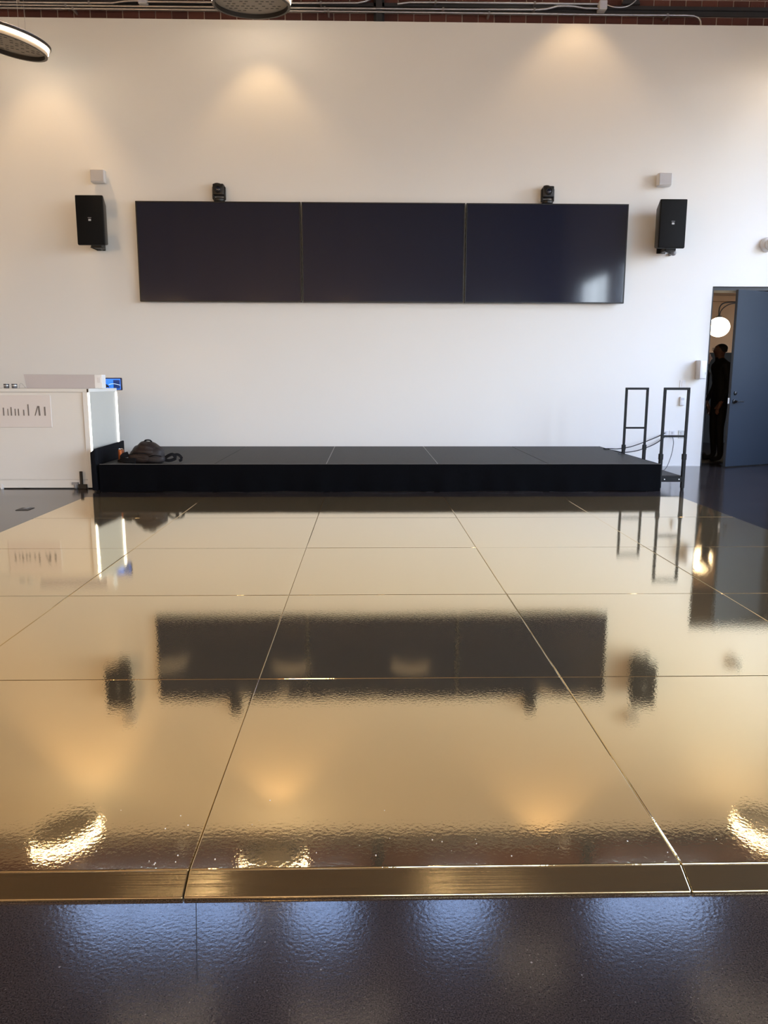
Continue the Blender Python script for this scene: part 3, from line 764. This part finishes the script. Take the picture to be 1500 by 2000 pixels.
# ------------------------------------------------------------------ conduits
def conduit(pts, r, clamps, label):
    t = thing('conduit', pts[0], label, 'conduit', 'metal conduits along the brick wall')
    MB().tube(pts, r, 10).build('pipe', GALV, t, True)
    for c in clamps:
        MB().box((c-.012, pts[0][1]-r-.004, clampz(pts, c)-r-.004), (c+.012, YB-.022, clampz(pts, c)+r+.004)).build('clamp', GALV, t)
    return t
def clampz(pts, x):
    for a, b_ in zip(pts, pts[1:]):
        if min(a[0], b_[0]) <= x <= max(a[0], b_[0]): return a[2]+(b_[2]-a[2])*(x-a[0])/(b_[0]-a[0])
    return pts[0][2]
CYP = 11.02
def pp(L, y=CYP): return [(x, y, z) for x, z in L]
conduit(pp([(-7.5, 6.02), (-3.9, 6.026), (-3.3, 6.030), (-3.2, 6.045), (-3.1, 6.055), (-2.95, 6.06)]), .013, [-4.5, -3.6], 'thin conduit, topmost, running to the left junction box')
conduit(pp([(-2.86, 6.05), (-2.0, 6.052), (-1.0, 6.055), (-.12, 6.066), (-.02, 6.085), (.10, 6.135), (.3, 6.14)]), .013, [-.6], 'topmost conduit right of the left junction box, behind a ring lamp')
conduit(pp([(.40, 6.06), (.56, 6.08), (.9, 6.084), (3.04, 6.088)]), .014, [.9, 2.2], 'upper conduit running into the right junction box')
conduit(pp([(-7.5, 5.985), (-1.98, 5.995), (.2, 6.0), (.56, 6.0), (2.25, 6.01), (2.36, 6.02), (2.50, 6.055), (2.60, 6.06), (2.72, 6.055), (2.86, 6.036), (3.04, 6.034)]), .013, [-3.9, -.55, 1.0, 2.2], 'middle conduit that humps up before the right junction box')
conduit([(x, 10.985, z) for x, z in [(-7.5, 5.935), (-1.98, 5.945), (.56, 5.947), (3.27, 5.945), (4.20, 5.95), (4.30, 5.944), (4.365, 5.92), (4.395, 5.88), (4.402, 5.822)]], .012, [-3.8, -.5, 1.6, 3.95], 'lowest conduit, bending down behind the white wall at right')
def jbox(x, z, label):
    t = thing('junction_box', (x, YB, z), label, 'junction box', 'pale junction boxes on the brick wall')
    MB().box((x-.052, 10.97, z-.052), (x+.052, 11.10, z+.052), .005).build('box_body', WPLAS, t)
    MB().box((x-.048, 10.963, z-.048), (x+.048, 10.971, z+.048), .003).build('cover', mat('pale_blue_cover', (.55, .56, .66), .4), t)
    for s in (-1, 1): MB().lathe([(.004, 10.963), (.004, 10.959)], (x+s*.03, 0, z), 8, 'y').build('screw', GALV, t)
    return t
j0 = jbox(-2.905, 6.066, 'pale junction box on the brick wall, near the left ring lamp')
dup(j0, (3.095, YB, 6.062), 'pale junction box on the brick wall, beside the steel gusset')
tag(MB().tube(curve_pts([(3.15, 11.0, 6.07), (3.25, 10.98, 6.035), (3.40, 10.97, 6.04), (3.52, 10.98, 6.12), (3.60, 11.0, 6.25)]), .007, 8).build('flexible_cable', GALV, None, True), 'grey flexible cable looping across the steel gusset', 'cable')

# ------------------------------------------------------------------ ring pendants
RIMD = mat('dark_bronze_rim', (.020, .016, .013), .5)
CREAM = mat('cream_drum', (.60, .50, .38), .5)
FELT = mat('beige_felt', (.34, .30, .25), .9, var=.12, scale=40)
LED = mat('warm_led_band', (.9, .85, .75), .4, emit=(1, .80, .58), estr=9.5)
def ring_pendant():
    t = thing('ring_pendant', (0, 0, 0), 'x', 'pendant lamp', 'round felt pendant lamps with lit rims')
    R = .455
    MB().lathe([(R-.03, .082), (R+.025, .082), (R+.028, .086), (R+.028, .112), (R+.02, .117), (0, .119), (0, .106), (R-.03, .106)], n=64).build('top_flange', RIMD, t, True)
    MB().lathe([(R-.005, .042), (R+.006, .044), (R+.006, .080), (R-.005, .081)], n=64, closed=True).build('led_band', LED, t, True, label='glowing warm light band')
    MB().lathe([(R-.012, .002), (R, .002), (R, .043), (R-.012, .043)], n=64, closed=True).build('drum_side', CREAM, t, True)
    MB().lathe([(R-.030, -.002), (R, -.002), (R, .004), (R-.018, .004), (R-.018, .08), (R-.030, .08)], n=64, closed=True).build('inner_lip', RIMD, t, True)
    d = MB().lathe([(0, .045), (R-.03, .045), (R-.03, .07), (0, .07)], n=64).build('felt_disc', FELT, t)
    m = MB()
    rnd = random.Random(3)
    for i in range(-6, 7):
        for j in range(-5, 6):
            if rnd.random() < .45: continue
            x = i*.062+(.03 if j % 2 else 0); y = j*.075
            if math.hypot(x, y) > R-.09: continue
            m.box((x-.018, y-.006, .042), (x+.018, y+.006, .0455))
    m.build('slots', RIMD, d, kind='stuff')
    for k in range(3):
        a = PI/2+k*2*PI/3
        x, y = .33*math.cos(a), .33*math.sin(a)
        MB().lathe([(.012, .117), (.012, .147), (.004, .157)], (x, y, 0), 10).build('cable_grip', CHROME, t)
    return t
RT = (math.radians(10), math.radians(11), 0)
def place_ring(o, loc, label, rot):
    o.location = loc; o.rotation_euler = rot; o['label'] = label
    mt = Matrix.Translation(loc) @ o.rotation_euler.to_matrix().to_4x4()
    inv = mt.inverted()
    for k in range(3):          # suspension cables, upright to the ceiling
        a = PI/2+k*2*PI/3
        p = mt @ Vector((.33*math.cos(a), .33*math.sin(a), .155))
        ca_ = MB().tube([inv @ p, inv @ Vector((p.x, p.y, CZ-.002))], .0022, 6)
        c_ = ca_.build('suspension_cable', GALV, None); c_.parent = o

rings = [((-4.24, 9.92, 5.08), 'ring pendant lamp cut by the upper left corner of the view', (math.radians(2), math.radians(11), 0)),
         ((-1.355, 9.95, 5.55), 'ring pendant lamp cut by the top edge, left of centre', (math.radians(6), 0, 0)),
         ((5.72, 9.95, 5.12), 'ring pendant lamp beyond the right edge, mirrored at the lower right of the gold floor', (0, math.radians(-8), 0)),
         ((2.35, 9.95, 6.85), 'ring pendant lamp above the view, mirrored in the concrete right of centre', (0, 0, 0)),
         ((-.28, 7.0, 5.1), 'ring pendant lamp above the view, mirrored as glints at the bottom centre', (0, 0, 0)),
         ((3.95, 7.0, 5.0), 'ring pendant lamp above the view, mirrored as a glint at the lower right corner', (0, 0, 0)),
         ((-2.1, 7.0, 5.0), 'ring pendant lamp above the view, mirrored as a glint at the lower left', (0, 0, 0)),
         ((-6.6, 6.5, 5.0), 'added unseen ring lamp beyond the left edge, warm fill over the floor beside the counter', (0, 0, 0)),  # unseen lamp, added for warm light on the left
         ((-5.2, 2.5, 6.0), 'added unseen ring lamp beyond the left edge, warm fill level with the near end of the gold floor', (0, 0, 0)),  # another unseen ring, added to warm the left side
         ((1.10, 2.8, 6.0), 'ring pendant lamp overhead, mirrored as a golden streak in the front ramp right of centre', (0, 0, 0)),
         ((-1.95, 2.8, 6.0), 'ring pendant lamp overhead, mirrored as a golden streak in the front ramp left of centre', (0, 0, 0))]
r0 = ring_pendant()
rr = [r0]+[copy_tree(r0) for _ in rings[1:]]
for o, a in zip(rr, rings): place_ring(o, *a)
# ceiling spots that wash the white wall from above
LENS = mat('spot_lens', (.9, .85, .75), .3, emit=(1, .70, .40), estr=12)
def ceiling_spot(x, half, e, label, col=(1, .66, .35), y=10.1, z=8.5):
    t = thing('ceiling_spot', (x, y, z), label, 'spotlight', 'ceiling spots washing the white wall')
    MB().lathe([(.062, .012), (.068, 0), (.070, .0), (.070, .20), (.05, .22), (.0, .22), (.0, .20), (.060, .19)], (x, y, z), 24).build('housing', RIMD, t, True)
    MB().lathe([(.0, .05), (.060, .05), (.060, .056), (.0, .056)], (x, y, z), 24).build('lens', LENS, t)
    MB().tube([(x, y, z+.21), (x, y, CZ-.002)], .012, 8).build('stem', RIMD, t, True)
    l = bpy.data.lights.new('spot_beam', 'SPOT'); l.energy = e; l.color = col; l.spot_size = math.radians(2*half); l.spot_blend = .55; l.shadow_soft_size = .05
    lo = bpy.data.objects.new('spot_beam', l); C.objects.link(lo); lo.parent = t; lo.location = (0, 0, -.01)
ceiling_spot(-4.20, 34, 78, 'hanging spot above the view that lights the wall behind the left ring lamp', z=6.42)
ceiling_spot(-1.36, 46, 17, 'hanging spot above the view that lights the wall left of centre', y=10.45, z=5.84)
ceiling_spot(2.75, 46, 20, 'hanging spot above the view that lights the wall top right of centre', y=10.44, z=6.42)
ceiling_spot(5.45, 34, 17, 'hanging spot above the view that lights the wall at the right edge', (1, .86, .70), z=6.35)

# unseen globes added behind the camera as warm fill for the left side
GLB = mat('warm_fill_globe', (.9, .85, .75), .4, emit=(1, .62, .30), estr=32)
gp = thing('fill_globe', (-6.0, -3.0, 3.0), 'added warm fill globe behind the camera, unseen, on the left side of the room', 'pendant lamp', 'added warm fill globes behind the camera')
MB().ball((-6.0, -3.0, 3.0), .26, (1, 1, 1), 3).build('globe', GLB, gp, True)
MB().tube([(-6.0, -3.0, 3.25), (-6.0, -3.0, CZ-.002)], .008, 8).build('stem', RIMD, gp, True)
for x, y, w in ((-3.6, -5.0, 'left of centre'), (-6.4, 1.0, 'beside the camera on the far left'), (-.8, -4.0, 'near the middle of the room')):
    dup(gp, (x, y, 3.0), 'added warm fill globe behind the camera, unseen, '+w)

# ------------------------------------------------------------------ globe lamp and people beyond the door
gl = thing('globe_lamp', (7.2, 13.9, 0), 'glowing white globe lamp hanging on a curved dark arm beyond the doorway', 'lamp')
GLOW = mat('warm_white_globe', (.9, .9, .88), .4, emit=(1, .80, .55), estr=4.5)
gc = Vector((6.20, 13.8, 2.145))
MB().ball(gc, .185, (1, 1, .92), 4).build('globe', GLOW, gl, True)
MB().tube(curve_pts([gc+Vector((-.01, 0, .165)), gc+Vector((-.01, 0, .33)), gc+Vector((.06, 0, .41)), gc+Vector((.25, .02, .43)), gc+Vector((.6, .05, .43)), gc+Vector((1.0, .1, .43))]), .011, 8).build('arm', RIMD, gl, True)
MB().tube(curve_pts([gc+Vector((.0, 0, .165)), gc+Vector((.02, 0, .28)), gc+Vector((.12, .01, .37)), gc+Vector((.26, .02, .41)), gc+Vector((.6, .05, .42))]), .009, 8).build('arm_brace', RIMD, gl, True)
MB().lathe([(.03, 0), (.05, .0), (.05, .02), (.03, .03)], gc+Vector((-.005, 0, .165)), 16).build('cap', RIMD, gl, True)
MB().lathe([(.18, 0), (.18, .02), (.02, .04), (.02, 2.60), (.0, 2.62)], (7.2, 13.9, 0), 20).build('pole', RIMD, gl, True)

SKINT = mat('skin', (.16, .07, .042), .5, var=.08)
PALE = mat('pale_skin', (.60, .35, .24), .5, var=.06)
BSHIRT = mat('black_clothes', (.006, .006, .007), .8, var=.2, bump=.2, bscale=25)
HAIRM = mat('dark_hair', (.012, .008, .006), .6, var=.3, bump=.6, bscale=120)
def person(label, loc, rz, H, skin, sleeves_long, hunch=0.):
    k = H/1.78
    me = bpy.data.meshes.new('person'); V = []; E = []; R = []
    def add(p, r, par=None):
        V.append(Vector(p)*k); R.append(r*k); i = len(V)-1
        if par is not None: E.append((par, i))
        return i
    pel = add((0, 0, .96), .135)
    wai = add((0, .0, 1.10), .125, pel); ch = add((0, .0-hunch*.3, 1.30), .15, wai); uc = add((0, -.0-hunch*.5, 1.42), .115, ch)
    nk = add((0, -.015-hunch, 1.52), .058, uc); jaw = add((0, -.035-hunch, 1.585), .075, nk)
    hd = add((0, -.02-hunch, 1.665), .098, jaw); tp = add((0, -.012-hunch, 1.735), .07, hd)
    for s in (-1, 1):
        sh = add((s*.17, 0-hunch*.4, 1.425), .07, uc); el = add((s*.235, .02, 1.13), .043, sh)
        wr = add((s*.245, -.09, .885), .029, el); pa = add((s*.243, -.115, .82), .034, wr)
        for q, (dx, ln) in enumerate(((-.026, .070), (-.009, .082), (.009, .078), (.025, .060))):
            a = add((s*.243+dx*.6, -.128+dx*.25, .785), .0105, pa); b_ = add((s*.243+dx, -.136+dx*.3, .785-ln*.55), .0095, a)
            add((s*.243+dx, -.128+dx*.3, .785-ln), .008, b_)
        a = add((s*.225, -.145, .815), .012, pa); add((s*.218, -.165, .785), .010, a)
        hp = add((s*.095, 0, .90), .095, pel); kn = add((s*.11, -.015, .50), .062, hp); an = add((s*.115, .02, .10), .042, kn)
        hl = add((s*.118, .0, .045), .043, an); add((s*.13, -.15, .032), .034, hl)
    me.from_pydata(V, E, []); ob = bpy.data.objects.new('person', me); C.objects.link(ob)
    sk_ = ob.modifiers.new('skin', 'SKIN'); sk_.use_smooth_shade = True
    for i_, v in enumerate(me.skin_vertices[0].data): v.radius = (R[i_], R[i_]*(.82 if i_ in (pel, wai, ch, uc) else 1)); v.use_root = (i_ == pel)
    ss = ob.modifiers.new('sub', 'SUBSURF'); ss.levels = 2; ss.render_levels = 2
    dg = bpy.context.evaluated_depsgraph_get(); dg.update()
    nm = bpy.data.meshes.new_from_object(ob.evaluated_get(dg))
    ob.modifiers.clear(); ob.data = nm
    hy = -.02-hunch
    for v in nm.vertices:       # nose, brow, eye sockets, mouth, ears
        p = v.co/k
        if p.z > 1.56 and p.y < hy-.03:
            d2 = lambda x, z, s: math.exp(-((abs(p.x)-x)**2+(p.z-z)**2)/(2*s*s))
            v.co.y -= k*(.028*d2(0, 1.638, .014)+.006*d2(.03, 1.685, .016)-.010*d2(.032, 1.662, .012)+.007*d2(0, 1.60, .018)-.003*d2(0, 1.612, .008))
        if p.z > 1.6 and abs(p.x) > .06: v.co.x += math.copysign(.014*k*math.exp(-((p.y-hy-.01)**2+(p.z-1.65)**2)/(2*.016**2)), p.x)
    nm.materials.clear()
    for m_ in (BSHIRT, skin): nm.materials.append(m_)
    for f in nm.polygons:
        c = f.center/k
        sk1 = c.z > 1.535 or (abs(c.x) > .19 and c.z < (.90 if sleeves_long else 1.20) and c.z > .6)
        f.material_index = 1 if sk1 else 0; f.use_smooth = True
    ob.location = loc; ob.rotation_euler = (0, 0, rz)
    WL[ob.name] = Vector((0, 0, 0))
    tag(ob, label, 'person')
    return ob, k, hy
def hair_cap(ob, k, hy, thick):
    P = [v.co for v in ob.data.vertices if 1.62*k < v.co.z < 1.70*k]
    rx = max(abs(p.x) for p in P)*.94+thick*k
    yb, yf = max(p.y for p in P), min(p.y for p in P if abs(p.x) > .045*k)
    zt = max(v.co.z for v in ob.data.vertices)
    cy, ry = (yb+yf)/2+.004*k, (yb-yf)/2+thick*k
    cz = 1.675*k; rz = zt-cz+thick*k
    def f(u, v):
        a = 2*PI*u
        lo = -.85 if math.sin(a) > -.25 else -.85+1.05*min(1, (abs(math.sin(a))-.25)*2.5)      # low at the nape, high at the brow
        ph = lo+(PI/2-lo)*v; cp = math.cos(ph) if ph > 0 else 1-.10*abs(ph)
        return Vector((math.cos(a)*cp*rx, cy+math.sin(a)*cp*ry, cz+math.sin(ph)*rz))
    g_ = MB().grid(f, 32, 12); bmesh.ops.remove_doubles(g_.bm, verts=g_.bm.verts[:], dist=.0005)
    return g_.build('hair', HAIRM, ob, True)
p1, k1, hy1 = person('person in black with glasses and dark hair facing left in the doorway', (5.36, 11.72, 0), -PI/2, 1.80, SKINT, True, .02)
hair_cap(p1, k1, hy1, .014)
gs = MB()
for s in (-1, 1): gs.lathe([(.021, 0), (.024, -.002), (.024, -.005), (.021, -.005)], Vector((s*.032, hy1-.098, 1.665))*k1, 16, 'y', closed=True)
gs.tube([Vector((-.012, hy1-.10, 1.668))*k1, Vector((.012, hy1-.10, 1.668))*k1], .002, 6)
for s in (-1, 1): gs.tube([Vector((s*.054, hy1-.098, 1.668))*k1, Vector((s*.095, hy1-.02, 1.668))*k1, Vector((s*.1, hy1+.02, 1.66))*k1], .002, 6)
gs.build('glasses', CHROME, p1, True)
p2, k2, hy2 = person('person in dark clothes with a badge, half hidden behind the man in the doorway', (5.33, 12.3, 0), PI/2-.35, 1.70, PALE, False)
hair_cap(p2, k2, hy2, .012)
MB().box(Vector((-.035, -.155, 1.20))*k2, Vector((.035, -.149, 1.31))*k2, .002).build('badge', mat('badge_card', (.6, .55, .48), .5), p2)
MB().tube([Vector((-.07, -.07, 1.46))*k2, Vector((-.03, -.135, 1.36))*k2, Vector((0, -.152, 1.30))*k2, Vector((.03, -.135, 1.36))*k2, Vector((.07, -.07, 1.46))*k2], .004, 6).build('lanyard', mat('pale_lanyard', (.5, .45, .4), .6), p2)
